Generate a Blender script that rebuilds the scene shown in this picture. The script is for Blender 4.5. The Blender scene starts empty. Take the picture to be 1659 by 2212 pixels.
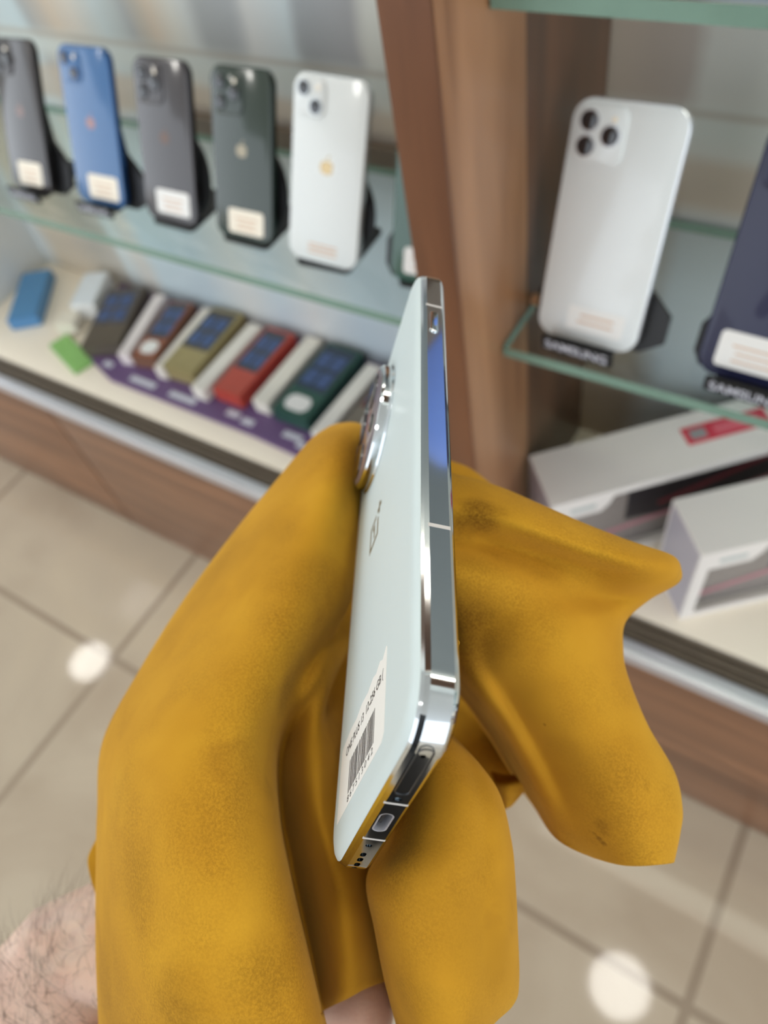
import bpy, bmesh, math, random
from mathutils import Vector, Matrix, noise
random.seed(7)
S = bpy.context.scene
C = S.collection

# ------------------------------------------------------------------ camera
F_PX, CX, CY = 1611.2, 829.5, 1106.0
EYE = Vector((0, 0, 1.06))
R = Matrix(((0.84550915, 0.3430794, -0.40915865),      # rows: world X, Y, Z in (right, down, forward)
            (0.51015272, -0.74529325, 0.42928099),
            (-0.15766572, -0.5716944, -0.80517515)))
# orthonormalise
_x = Vector(R.row[0]).normalized(); _z = Vector(R.row[2]); _z = (_z - _x * _z.dot(_x)).normalized()
_y = _z.cross(_x)
R = Matrix((_x, _y, _z))

def P(px, py, d):
    """world point seen at pixel (px,py) at depth d"""
    return EYE + R @ Vector(((px - CX) / F_PX * d, (py - CY) / F_PX * d, d))

def Pz(px, py, z):
    r = R @ Vector(((px - CX) / F_PX, (py - CY) / F_PX, 1))
    return EYE + r * ((z - EYE.z) / r.z)

cam_d = bpy.data.cameras.new('camera')
cam = bpy.data.objects.new('camera', cam_d)
C.objects.link(cam)
m3 = Matrix((R.col[0], -R.col[1], -R.col[2])).transposed()
cam.matrix_world = Matrix.Translation(EYE) @ m3.to_4x4()
cam_d.sensor_fit = 'HORIZONTAL'; cam_d.sensor_width = 36.0
cam_d.lens = F_PX / 1659 * 36.0
cam_d.clip_start = 0.01; cam_d.clip_end = 50
cam_d.dof.use_dof = True
cam_d.dof.focus_distance = 0.168
cam_d.dof.aperture_fstop = cam_d.lens / 2.4
S.camera = cam

# ------------------------------------------------------------------ world, lamps, exposure
S.view_settings.view_transform = 'Standard'
S.view_settings.look = 'None'
S.view_settings.gamma = 1
S.view_settings.exposure = 0.74
w = bpy.data.worlds.new('world'); S.world = w; w.use_nodes = True
w.node_tree.nodes['Background'].inputs[0].default_value = (0.80, 0.86, 0.92, 1)
w.node_tree.nodes['Background'].inputs[1].default_value = 1.4
LAMP_POWER = 20.0
CEIL = 2.70
FILL_PANEL_POWER = 4.6
LAMPS = [(-2.95, 0.344), (0.234, 0.419 - 0.06), (-1.36, 0.36), (1.8, 0.36), (-2.95, -1.3), (-1.36, -1.3), (0.234, -1.3), (1.8, -1.3)]
S.cycles.use_denoising = True
S.cycles.max_bounces = 8
S.cycles.transparent_max_bounces = 12
S.cycles.sample_clamp_indirect = 6
S.cycles.caustics_reflective = False
S.cycles.caustics_refractive = False

# ------------------------------------------------------------------ materials
def lin(c):
    return tuple(((v / 255) / 12.92 if v / 255 <= 0.04045 else ((v / 255 + 0.055) / 1.055) ** 2.4) for v in c) + (1,)

def mat(name, rgb, rough=0.5, metal=0.0, spec=0.5, coat=0.0, noise_amt=0.0, noise_scale=20, bump=0.0, bump_scale=400, emit=0, sheen=0.0):
    m = bpy.data.materials.new(name); m.use_nodes = True
    nt = m.node_tree; b = nt.nodes['Principled BSDF']
    col = lin(rgb)
    b.inputs['Base Color'].default_value = col
    b.inputs['Roughness'].default_value = rough
    b.inputs['Metallic'].default_value = metal
    b.inputs['Specular IOR Level'].default_value = spec
    b.inputs['Coat Weight'].default_value = coat
    b.inputs['Sheen Weight'].default_value = sheen
    tc = nt.nodes.new('ShaderNodeTexCoord')
    if noise_amt:
        n = nt.nodes.new('ShaderNodeTexNoise'); n.inputs['Scale'].default_value = noise_scale; n.inputs['Detail'].default_value = 4
        nt.links.new(tc.outputs['Object'], n.inputs['Vector'])
        mx = nt.nodes.new('ShaderNodeMix'); mx.data_type = 'RGBA'
        mx.inputs[6].default_value = tuple(v * (1 - noise_amt) for v in col[:3]) + (1,)
        mx.inputs[7].default_value = tuple(min(1, v * (1 + noise_amt)) for v in col[:3]) + (1,)
        nt.links.new(n.outputs['Fac'], mx.inputs[0]); nt.links.new(mx.outputs[2], b.inputs['Base Color'])
    if bump:
        n2 = nt.nodes.new('ShaderNodeTexNoise'); n2.inputs['Scale'].default_value = bump_scale; n2.inputs['Detail'].default_value = 3
        nt.links.new(tc.outputs['Object'], n2.inputs['Vector'])
        bp = nt.nodes.new('ShaderNodeBump'); bp.inputs['Strength'].default_value = bump; bp.inputs['Distance'].default_value = 0.0004
        nt.links.new(n2.outputs['Fac'], bp.inputs['Height']); nt.links.new(bp.outputs[0], b.inputs['Normal'])
    if emit:
        b.inputs['Emission Color'].default_value = col; b.inputs['Emission Strength'].default_value = emit
    return m

def ramp(nt, stops, interp='LINEAR'):
    r = nt.nodes.new('ShaderNodeValToRGB'); r.color_ramp.interpolation = interp
    e = r.color_ramp.elements
    e[0].position = stops[0][0]; e[0].color = lin(stops[0][1])
    e[1].position = stops[-1][0]; e[1].color = lin(stops[-1][1])
    for p, c in stops[1:-1]:
        x = e.new(p); x.color = lin(c)
    return r

def mathn(nt, op, a, b=None, c=None):
    n = nt.nodes.new('ShaderNodeMath'); n.operation = op
    for i, v in enumerate((a, b, c)):
        if v is None: continue
        if isinstance(v, (int, float)): n.inputs[i].default_value = v
        else: nt.links.new(v, n.inputs[i])
    return n.outputs[0]

def mixc(nt, fac, a, b):
    mx = nt.nodes.new('ShaderNodeMix'); mx.data_type = 'RGBA'
    for i, v in ((0, fac), (6, a), (7, b)):
        if isinstance(v, (int, float, tuple)): mx.inputs[i].default_value = v
        else: nt.links.new(v, mx.inputs[i])
    return mx.outputs[2]

def wood_mat(name, dark, light, axis='Z', sc=1.0):
    m = bpy.data.materials.new(name); m.use_nodes = True; nt = m.node_tree; b = nt.nodes['Principled BSDF']
    tc = nt.nodes.new('ShaderNodeTexCoord'); mp = nt.nodes.new('ShaderNodeMapping')
    s = {'Z': (26, 26, 3.0), 'X': (2.2, 38, 38)}[axis]
    mp.inputs['Scale'].default_value = tuple(v * sc for v in s)
    nt.links.new(tc.outputs['Object'], mp.inputs['Vector'])
    n = nt.nodes.new('ShaderNodeTexNoise'); n.inputs['Scale'].default_value = 1.0; n.inputs['Detail'].default_value = 6; n.inputs['Distortion'].default_value = 0.6
    nt.links.new(mp.outputs[0], n.inputs['Vector'])
    r = ramp(nt, [(0.3, dark), (0.72, light)])
    nt.links.new(n.outputs['Fac'], r.inputs[0]); nt.links.new(r.outputs[0], b.inputs['Base Color'])
    b.inputs['Roughness'].default_value = 0.32
    return m

def floor_mat():
    m = bpy.data.materials.new('glazed_floor_tile'); m.use_nodes = True; nt = m.node_tree; b = nt.nodes['Principled BSDF']
    geo = nt.nodes.new('ShaderNodeNewGeometry'); sx = nt.nodes.new('ShaderNodeSeparateXYZ'); nt.links.new(geo.outputs['Position'], sx.inputs[0])
    T = 0.4685
    def line(o, off):
        a = mathn(nt, 'ADD', o, off + 20 * T)
        a = mathn(nt, 'MODULO', a, T)
        a = mathn(nt, 'SUBTRACT', a, T / 2)
        a = mathn(nt, 'ABSOLUTE', a)
        return mathn(nt, 'GREATER_THAN', a, T / 2 - 0.0055)
    l = mathn(nt, 'MAXIMUM', line(sx.outputs[0], -0.137), line(sx.outputs[1], -0.12))
    n = nt.nodes.new('ShaderNodeTexNoise'); n.inputs['Scale'].default_value = 2.6; n.inputs['Detail'].default_value = 5; n.inputs['Distortion'].default_value = 1.2
    nt.links.new(geo.outputs['Position'], n.inputs['Vector'])
    r = ramp(nt, [(0.3, (168, 152, 132)), (0.52, (182, 168, 148)), (0.75, (190, 175, 152))])
    nt.links.new(n.outputs['Fac'], r.inputs[0])
    c = mixc(nt, l, r.outputs[0], lin((150, 135, 117)))
    nt.links.new(c, b.inputs['Base Color'])
    b.inputs['Roughness'].default_value = 0.05
    b.inputs['Specular IOR Level'].default_value = 0.19
    return m

def wall_mat():
    """pale wallpaper with upright streaks and one cross joint"""
    m = bpy.data.materials.new('streaked_wall_panel'); m.use_nodes = True; nt = m.node_tree; b = nt.nodes['Principled BSDF']
    geo = nt.nodes.new('ShaderNodeNewGeometry'); sx = nt.nodes.new('ShaderNodeSeparateXYZ'); nt.links.new(geo.outputs['Position'], sx.inputs[0])
    n = nt.nodes.new('ShaderNodeTexNoise'); n.inputs['Scale'].default_value = 9; n.inputs['Detail'].default_value = 3
    nt.links.new(geo.outputs['Position'], n.inputs['Vector'])
    wob = mathn(nt, 'MULTIPLY_ADD', n.outputs['Fac'], 0.03, -0.015)
    xx = mathn(nt, 'ADD', sx.outputs[0], wob)
    t = mathn(nt, 'MULTIPLY_ADD', xx, 1 / 1.6, 1.3 / 1.6)       # -1.3..0.3 -> 0..1
    def q(x): return (x + 1.3) / 1.6
    G, T_, L, B = (152, 156, 156), (203, 184, 160), (208, 212, 206), (190, 208, 212)
    up = ramp(nt, [(q(-1.2), L), (q(-.94), B), (q(-.92), G), (q(-.89), (178, 168, 155)), (q(-.87), T_), (q(-.83), (212, 204, 190)), (q(-.79), (186, 200, 200)), (q(-.765), (170, 180, 178)), (q(-.75), G), (q(-.73), (176, 168, 152)),
                   (q(-.71), T_), (q(-.675), (206, 204, 192)), (q(-.655), (196, 200, 196)), (q(-.635), G), (q(-.59), (160, 164, 166)), (q(-.575), (204, 204, 200)), (q(-.525), (196, 208, 210)), (q(-.512), (150, 155, 158)),
                   (q(-.45), (148, 148, 150)), (q(-.435), (206, 206, 196)), (q(-.3), (206, 214, 206)), (q(-.22), (196, 180, 162)), (q(-.19), (182, 166, 150)), (q(-.15), (172, 160, 150)), (q(-.138), (204, 204, 196)), (q(-.02), (196, 202, 198)), (q(.3), L)][:32])
    lo = ramp(nt, [(q(-1.2), (206, 214, 216)), (q(-1.16), (196, 180, 156)), (q(-1.1), (184, 168, 146)), (q(-1.04), (160, 152, 138)), (q(-.99), (172, 164, 150)), (q(-.975), (196, 206, 204)), (q(-.93), (204, 198, 186)), (q(-.90), (188, 204, 208)), (q(-.80), (176, 192, 200)), (q(-.72), (206, 206, 202)),
                   (q(-.66), (184, 198, 206)), (q(-.6), (206, 206, 204)), (q(-.52), (180, 194, 204)), (q(-.24), (190, 200, 205)), (q(-.215), (190, 166, 134)), (q(-.16), (150, 132, 112)), (q(-.13), (178, 186, 192)), (q(.3), (186, 194, 198))])
    nt.links.new(t, up.inputs[0]); nt.links.new(t, lo.inputs[0])
    zf = nt.nodes.new('ShaderNodeMapRange'); zf.inputs[1].default_value = EYE.z - .43; zf.inputs[2].default_value = EYE.z - .40
    nt.links.new(sx.outputs[2], zf.inputs[0])
    c = mixc(nt, zf.outputs[0], lo.outputs[0], up.outputs[0])
    # plain pale band under the top of the lower row of panels, tan skirting strip behind the shelf
    def band(z0, z1, soft=0.004):
        a = nt.nodes.new('ShaderNodeMapRange'); a.inputs[1].default_value = z0 - soft; a.inputs[2].default_value = z0 + soft; nt.links.new(sx.outputs[2], a.inputs[0])
        d = nt.nodes.new('ShaderNodeMapRange'); d.inputs[1].default_value = z1 - soft; d.inputs[2].default_value = z1 + soft; nt.links.new(sx.outputs[2], d.inputs[0])
        return mathn(nt, 'SUBTRACT', a.outputs[0], d.outputs[0])
    c = mixc(nt, mathn(nt, 'MULTIPLY', band(EYE.z - .352, EYE.z - .325, .01), 0.85), c, lin((200, 208, 202)))
    c = mixc(nt, mathn(nt, 'MULTIPLY', band(EYE.z - .405, EYE.z - .362, .006), 0.75), c, lin((186, 168, 146)))
    c = mixc(nt, mathn(nt, 'MULTIPLY', band(EYE.z - .329, EYE.z - .323, .002), 0.6), c, lin((165, 155, 140)))
    c = mixc(nt, 0.12, c, lin((250, 250, 244)))
    nt.links.new(c, b.inputs['Base Color'])
    b.inputs['Roughness'].default_value = 0.3
    return m

def glass_mat():
    m = bpy.data.materials.new('clear_shelf_glass'); m.use_nodes = True; nt = m.node_tree
    nt.nodes.remove(nt.nodes['Principled BSDF']); out = nt.nodes['Material Output']
    tr = nt.nodes.new('ShaderNodeBsdfTransparent'); tr.inputs[0].default_value = (0.93, 0.97, 0.955, 1)
    gl = nt.nodes.new('ShaderNodeBsdfGlossy'); gl.inputs['Roughness'].default_value = 0.03
    fr = nt.nodes.new('ShaderNodeFresnel'); fr.inputs[0].default_value = 1.5
    mx = nt.nodes.new('ShaderNodeMixShader')
    gg = nt.nodes.new('ShaderNodeNewGeometry')
    fac = mathn(nt, 'MULTIPLY', fr.outputs[0], mathn(nt, 'SUBTRACT', 1.0, gg.outputs['Backfacing']))
    nt.links.new(fac, mx.inputs[0]); nt.links.new(tr.outputs[0], mx.inputs[1]); nt.links.new(gl.outputs[0], mx.inputs[2])
    nt.links.new(mx.outputs[0], out.inputs[0])
    return m

STAINS_AND_FOLD_SHADE = [(1030, 1118, .205, .009, .75), (1000, 1140, .205, .008, .6), (1000, 1330, .21, .013, .55), (1010, 1400, .205, .012, .4), (1140, 1640, .215, .014, .35), (622, 1690, .195, .008, .6), (640, 1500, .212, .010, .4),  # real stains, plus fold-valley shade painted as dark spots beside the phone
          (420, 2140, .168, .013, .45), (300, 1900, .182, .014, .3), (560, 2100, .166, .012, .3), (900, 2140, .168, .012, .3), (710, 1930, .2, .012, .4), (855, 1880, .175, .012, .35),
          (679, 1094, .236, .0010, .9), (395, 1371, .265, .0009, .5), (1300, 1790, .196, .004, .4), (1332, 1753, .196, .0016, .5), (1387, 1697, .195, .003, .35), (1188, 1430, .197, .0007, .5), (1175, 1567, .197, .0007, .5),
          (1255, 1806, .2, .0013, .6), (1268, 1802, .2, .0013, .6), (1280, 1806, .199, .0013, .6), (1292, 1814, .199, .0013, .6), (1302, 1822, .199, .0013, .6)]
def cloth_mat():
    m = bpy.data.materials.new('yellow_microfibre_suede'); m.use_nodes = True; nt = m.node_tree; b = nt.nodes['Principled BSDF']
    geo = nt.nodes.new('ShaderNodeTexCoord')
    def nz(scale, detail=4, rough=.55, dist=0.0):
        n = nt.nodes.new('ShaderNodeTexNoise'); n.inputs['Scale'].default_value = scale; n.inputs['Detail'].default_value = detail
        n.inputs['Roughness'].default_value = rough; n.inputs['Distortion'].default_value = dist
        nt.links.new(geo.outputs['Object'], n.inputs['Vector']); return n.outputs['Fac']
    big = ramp(nt, [(0.30, (172, 124, 34)), (0.5, (188, 137, 37)), (0.72, (199, 149, 42))])
    nt.links.new(nz(22, 3), big.inputs[0])
    st = ramp(nt, [(0.60, (0, 0, 0)), (0.78, (255, 255, 255))]); nt.links.new(nz(34, 4, .6, .5), st.inputs[0])
    c = mixc(nt, mathn(nt, 'MULTIPLY', st.outputs[0], 0.45), big.outputs[0], lin((132, 86, 26)))
    gr = ramp(nt, [(0.36, (0, 0, 0)), (0.64, (255, 255, 255))]); nt.links.new(nz(1500, 3, .7), gr.inputs[0])
    patch = ramp(nt, [(0.42, (40, 40, 40)), (0.68, (255, 255, 255))]); nt.links.new(nz(28, 3), patch.inputs[0])
    g = mathn(nt, 'MULTIPLY', mathn(nt, 'SUBTRACT', 1.0, gr.outputs[0]), mathn(nt, 'MULTIPLY', patch.outputs[0], 0.55))
    c = mixc(nt, g, c, lin((124, 82, 20)))
    dn = nt.nodes.new('ShaderNodeTexNoise'); dn.inputs['Scale'].default_value = 140; dn.inputs['Detail'].default_value = 4; nt.links.new(geo.outputs['Object'], dn.inputs['Vector'])
    vm = nt.nodes.new('ShaderNodeVectorMath'); vm.operation = 'MULTIPLY_ADD'; nt.links.new(dn.outputs['Color'], vm.inputs[0]); vm.inputs[1].default_value = (.006, .006, .006); vm.inputs[2].default_value = (-.003, -.003, -.003)
    va = nt.nodes.new('ShaderNodeVectorMath'); va.operation = 'ADD'; nt.links.new(geo.outputs['Object'], va.inputs[0]); nt.links.new(vm.outputs[0], va.inputs[1])
    tot = None
    for px, py, d, rad, k in STAINS_AND_FOLD_SHADE:
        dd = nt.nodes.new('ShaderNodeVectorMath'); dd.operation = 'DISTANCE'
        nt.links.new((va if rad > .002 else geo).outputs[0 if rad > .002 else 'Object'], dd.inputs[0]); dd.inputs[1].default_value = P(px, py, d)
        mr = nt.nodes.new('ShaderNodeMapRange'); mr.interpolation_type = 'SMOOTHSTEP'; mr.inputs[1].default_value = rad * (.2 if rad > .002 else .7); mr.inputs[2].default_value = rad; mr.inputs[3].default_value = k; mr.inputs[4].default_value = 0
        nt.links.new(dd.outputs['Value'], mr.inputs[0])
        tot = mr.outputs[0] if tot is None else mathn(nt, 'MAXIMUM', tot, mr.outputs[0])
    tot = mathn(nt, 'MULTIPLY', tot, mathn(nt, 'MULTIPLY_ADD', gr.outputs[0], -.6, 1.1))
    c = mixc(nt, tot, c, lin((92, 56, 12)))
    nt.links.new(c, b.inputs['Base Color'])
    b.inputs['Roughness'].default_value = 0.95; b.inputs['Specular IOR Level'].default_value = 0.12
    b.inputs['Sheen Weight'].default_value = 0.25; b.inputs['Sheen Roughness'].default_value = 0.45; b.inputs['Sheen Tint'].default_value = lin((255, 205, 110))
    bp = nt.nodes.new('ShaderNodeBump'); bp.inputs['Strength'].default_value = 0.45; bp.inputs['Distance'].default_value = 0.0003
    h = mathn(nt, 'MULTIPLY', nz(1500, 3, .7), mathn(nt, 'ADD', patch.outputs[0], 0.15))
    nt.links.new(h, bp.inputs['Height']); nt.links.new(bp.outputs[0], b.inputs['Normal'])
    return m

def skin_mat():
    m = bpy.data.materials.new('skin'); m.use_nodes = True; nt = m.node_tree; b = nt.nodes['Principled BSDF']
    geo = nt.nodes.new('ShaderNodeTexCoord')
    n = nt.nodes.new('ShaderNodeTexNoise'); n.inputs['Scale'].default_value = 45; n.inputs['Detail'].default_value = 5
    nt.links.new(geo.outputs['Object'], n.inputs['Vector'])
    r = ramp(nt, [(0.3, (206, 166, 148)), (0.55, (224, 192, 174)), (0.8, (230, 204, 188))]); nt.links.new(n.outputs['Fac'], r.inputs[0])
    nt.links.new(r.outputs[0], b.inputs['Base Color']); b.inputs['Roughness'].default_value = 0.5
    b.inputs['Subsurface Weight'].default_value = 0.15; b.inputs['Subsurface Radius'].default_value = (.01, .004, .002); b.inputs['Subsurface Scale'].default_value = 0.3
    n2 = nt.nodes.new('ShaderNodeTexVoronoi'); n2.inputs['Scale'].default_value = 700
    nt.links.new(geo.outputs['Object'], n2.inputs['Vector'])
    bp = nt.nodes.new('ShaderNodeBump'); bp.inputs['Strength'].default_value = 0.2; bp.inputs['Distance'].default_value = 0.0003
    nt.links.new(n2.outputs[0], bp.inputs['Height']); nt.links.new(bp.outputs[0], b.inputs['Normal'])
    return m

M = dict(
    floor=floor_mat(), wall=wall_mat(), glass=glass_mat(), cloth=cloth_mat(), skin=skin_mat(),
    ceiling=mat('ceiling_paint', (205, 205, 203), .8, noise_amt=.04, noise_scale=3),
    glass_edge=mat('green_glass_edge', (118, 148, 134), .2, noise_amt=.15, noise_scale=30),
    pillar=wood_mat('walnut_pillar', (112, 72, 50), (152, 106, 74), 'Z'),
    base=wood_mat('walnut_cabinet_front', (98, 70, 54), (146, 104, 76), 'X'),
    deck=mat('cream_deck_board', (240, 228, 210), .35, noise_amt=.03),
    alu=mat('satin_aluminium', (205, 205, 212), .3, metal=.6, noise_amt=.05),
    track=mat('dark_sliding_track', (108, 96, 82), .4, noise_amt=.2, noise_scale=60),
    chrome=mat('polished_steel', (214, 220, 224), .07, metal=1, noise_amt=.02, noise_scale=400),
    pearl=mat('pearl_white_glass', (206, 218, 218), .42, spec=.3, noise_amt=.015, noise_scale=60),
    band=mat('antenna_plastic', (206, 202, 198), .4, noise_amt=.02),
    black=mat('black_glass', (12, 13, 16), .08, noise_amt=.05),
    blackm=mat('black_plastic', (26, 26, 28), .45, noise_amt=.1),
    hole=mat('port_interior', (48, 50, 54), .3, metal=.5, noise_amt=.1),
    islandglass=mat('camera_cover_glass', (118, 106, 116), .1, coat=.5, noise_amt=.05),
    lens=mat('lens_glass', (14, 15, 20), .05, coat=.8, noise_amt=.1),
    logo=mat('bronze_logo_print', (120, 110, 82), .35, metal=.3, noise_amt=.05),
    paper=mat('sticker_paper', (238, 236, 230), .5, noise_amt=.01),
    ink=mat('black_ink', (44, 42, 44), .5, noise_amt=.05),
    creamsticker=mat('cream_price_sticker', (242, 232, 214), .5, noise_amt=.03),
    whitesticker=mat('white_price_sticker', (236, 234, 230), .5, noise_amt=.02),
    tanink=mat('tan_ink', (214, 178, 150), .6, noise_amt=.1),
    standtext=mat('white_stand_lettering', (210, 210, 220), .4, noise_amt=.02),
    lamp=mat('lamp_diffuser', (255, 252, 245), .5, emit=LAMP_POWER),
    lampring=mat('lamp_trim', (230, 230, 230), .4, noise_amt=.02),
    brass=mat('copper_pin', (226, 176, 136), .35, metal=.2, noise_amt=.1),
    hair=mat('dark_hair', (62, 46, 36), .6, noise_amt=.2),
    purple=mat('purple_tray_card', (104, 78, 120), .5, noise_amt=.12, noise_scale=40),
    sidepanel=mat('pale_side_panel', (208, 210, 208), .4, noise_amt=.03),
)

# ------------------------------------------------------------------ helpers
def obj(name, bm, m, parent=None, smooth=True, angle=0.6):
    me = bpy.data.meshes.new(name)
    bmesh.ops.recalc_face_normals(bm, faces=bm.faces)
    bm.to_mesh(me); bm.free()
    ms = m if isinstance(m, (list, tuple)) else [m]
    for x in ms: me.materials.append(x)
    if smooth:
        for p in me.polygons: p.use_smooth = True
        try: me.set_sharp_from_angle(angle=angle)
        except Exception: pass
    o = bpy.data.objects.new(name, me); C.objects.link(o)
    if parent: o.parent = parent
    return o

def tag(o, label=None, cat=None, group=None, kind=None):
    if label: o['label'] = label
    if cat: o['category'] = cat
    if group: o['group'] = group
    if kind: o['kind'] = kind
    return o

def empty(name, label, cat, loc=(0, 0, 0), mtx=None, group=None):
    o = bpy.data.objects.new(name, None); C.objects.link(o)
    o.empty_display_size = 0.02
    if mtx is not None: o.matrix_world = mtx
    else: o.location = loc
    return tag(o, label, cat, group)

def box(bm, x0, x1, y0, y1, z0, z1, mi=0, T=None):
    v = [bm.verts.new((x, y, z)) for z in (z0, z1) for y in (y0, y1) for x in (x0, x1)]
    if T is not None:
        for q in v: q.co = T @ q.co
    fs = [(0, 2, 3, 1), (4, 5, 7, 6), (0, 1, 5, 4), (2, 6, 7, 3), (0, 4, 6, 2), (1, 3, 7, 5)]
    out = []
    for f in fs:
        k = bm.faces.new([v[i] for i in f]); k.material_index = mi; out.append(k)
    return out

def bbox(x0, x1, y0, y1, z0, z1, bev=0.001, seg=2):
    bm = bmesh.new(); box(bm, x0, x1, y0, y1, z0, z1)
    if bev:
        bmesh.ops.bevel(bm, geom=list(bm.edges), offset=bev, segments=seg, affect='EDGES', profile=.6)
    return bm

def rr(w, h, r, n=8, cx=0, cy=0):
    """rounded rectangle outline centred at cx,cy"""
    r = max(min(r, w / 2 - 1e-6, h / 2 - 1e-6), 1e-5)
    pts = []
    for qx, qy, a0 in ((1, 1, 0), (-1, 1, 90), (-1, -1, 180), (1, -1, 270)):
        for i in range(n + 1):
            a = math.radians(a0 + 90 * i / n)
            pts.append((cx + qx * (w / 2 - r) + r * math.cos(a), cy + qy * (h / 2 - r) + r * math.sin(a)))
    return pts

def loft(bm, rings, cap0=True, cap1=True, mi=0):
    vr = [[bm.verts.new(p) for p in ring] for ring in rings]
    n = len(vr[0])
    for a, b in zip(vr, vr[1:]):
        for i in range(n):
            f = bm.faces.new((a[i], a[(i + 1) % n], b[(i + 1) % n], b[i])); f.material_index = mi
    if cap0: bm.faces.new(list(reversed(vr[0]))).material_index = mi
    if cap1: bm.faces.new(vr[-1]).material_index = mi

def slab(bm, w, h, r, layers, cx=0, cy=0, n=8, mi=0):
    """rounded rectangle lofted through (inset, z) layers"""
    rings = []
    for ins, z in layers:
        rings.append([(x, y, z) for x, y in rr(w - 2 * ins, h - 2 * ins, r - ins, n, cx, cy)])
    loft(bm, rings, mi=mi)

def disc(bm, cx, cy, layers, n=40):
    """lathe about z through (radius, z)"""
    loft(bm, [[(cx + rad * math.cos(2 * math.pi * i / n), cy + rad * math.sin(2 * math.pi * i / n), z) for i in range(n)] for rad, z in layers])

def ring(bm, cx, cy, r0, r1, z0, z1, n=40):
    prof = [(r0, z0), (r1, z0), (r1, z1), (r0, z1)]
    vs = [[bm.verts.new((cx + rad * math.cos(2 * math.pi * i / n), cy + rad * math.sin(2 * math.pi * i / n), z)) for rad, z in prof] for i in range(n)]
    for i in range(n):
        a, b = vs[i], vs[(i + 1) % n]
        for k in range(4): bm.faces.new((a[k], b[k], b[(k + 1) % 4], a[(k + 1) % 4]))

def frame_ring(bm, w, h, r, t, z0, z1, cx=0, cy=0, n=6):
    """hollow rounded-rectangle rim of wall t"""
    o = rr(w, h, r, n, cx, cy); i_ = rr(w - 2 * t, h - 2 * t, max(r - t, 1e-5), n, cx, cy)
    k = len(o)
    vs = [[bm.verts.new((*o[j], z0)), bm.verts.new((*o[j], z1)), bm.verts.new((*i_[j], z1)), bm.verts.new((*i_[j], z0))] for j in range(k)]
    for j in range(k):
        a, b = vs[j], vs[(j + 1) % k]
        for q in range(4): bm.faces.new((a[q], b[q], b[(q + 1) % 4], a[(q + 1) % 4]))

def poly_prism(bm, pts, z0, z1):
    loft(bm, [[(x, y, z0) for x, y in pts], [(x, y, z1) for x, y in pts]])

def text_bm(s, size, depth=0.0001, T=None, stretch=None, bold=0.0):
    cu = bpy.data.curves.new('t', 'FONT'); cu.body = s; cu.size = size; cu.extrude = depth; cu.align_x = 'CENTER'; cu.align_y = 'CENTER'
    cu.offset = bold
    o = bpy.data.objects.new('t', cu); C.objects.link(o)
    dg = bpy.context.evaluated_depsgraph_get(); dg.update()
    me = bpy.data.meshes.new_from_object(o.evaluated_get(dg))
    bm = bmesh.new(); bm.from_mesh(me)
    if stretch:
        xs = [v.co.x for v in bm.verts]; ww = max(xs) - min(xs); k = stretch / ww; c0 = (max(xs) + min(xs)) / 2
        for v in bm.verts: v.co.x = (v.co.x - c0) * k
    if T is not None: bmesh.ops.transform(bm, matrix=T, verts=bm.verts)
    bpy.data.objects.remove(o); bpy.data.curves.remove(cu); bpy.data.meshes.remove(me)
    return bm

def xf(x=0, y=0, z=0): return Matrix.Translation((x, y, z))

# ------------------------------------------------------------------ setting
def Z(z): return EYE.z + z
D_F = 0.342       # front plane of the fitted furniture
bm = bmesh.new(); box(bm, -4.5, 3.2, -3.2, 0.62, -0.02, 0)
tag(obj('floor', bm, M['floor'], smooth=False), kind='structure')
bm = bmesh.new(); box(bm, -4.5, 3.2, -3.2, 0.62, CEIL, CEIL + .02)
tag(obj('ceiling', bm, M['ceiling'], smooth=False), kind='structure')
bm = bmesh.new(); box(bm, -4.5, 3.2, 0.60, 0.62, 0, CEIL)
tag(obj('wall_back', bm, M['wall'], smooth=False), kind='structure')

# base cabinet: long run of brown fronts under the display
bc = empty('base_cabinet', 'long brown wood-grain base cabinet standing on the tiled floor under the display', 'cabinet', (-0.6, .47, 0))
def under(parent, o):
    o.parent = parent; o.matrix_parent_inverse = parent.matrix_world.inverted(); return o
def settle(): bpy.context.view_layer.update()
settle()
under(bc, obj('carcass', bbox(-2.2, 1.3, D_F + .016, .597, 0.001, Z(-.742), .0008), M['base']))
for x0, x1 in ((-2.2, -1.552), (-1.548, -.9525), (-.9475, -.352), (-.348, .352), (.356, 1.3)):
    under(bc, obj('door_panel', bbox(x0, x1, D_F, D_F + .016, 0.004, Z(-.742), .0012), M['base']))
# deck, track, profile
tag(obj('display_deck', bbox(-2.2, 1.3, .386, .60, Z(-.742), Z(-.725), .0008), M['deck']), 'cream white display deck running along the top of the brown base cabinet', 'counter')
tr = empty('sliding_glass_track', 'dark grooved sliding door track set along the front of the cream deck', 'track', (-.6, .37, Z(-.74))); settle()
under(tr, obj('track_bed', bbox(-2.2, 1.3, .3565, .386, Z(-.742), Z(-.733), 0), M['track']))
for y in (.361, .371, .381):
    under(tr, obj('rail', bbox(-2.2, 1.3, y, y + .0022, Z(-.733), Z(-.726), .0004), M['track']))
tag(obj('edge_profile', bbox(-2.2, 1.3, D_F - .002, .3565, Z(-.742), Z(-.7245), .001), M['alu']), 'pale aluminium edge profile capping the brown cabinet fronts', 'trim')
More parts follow.
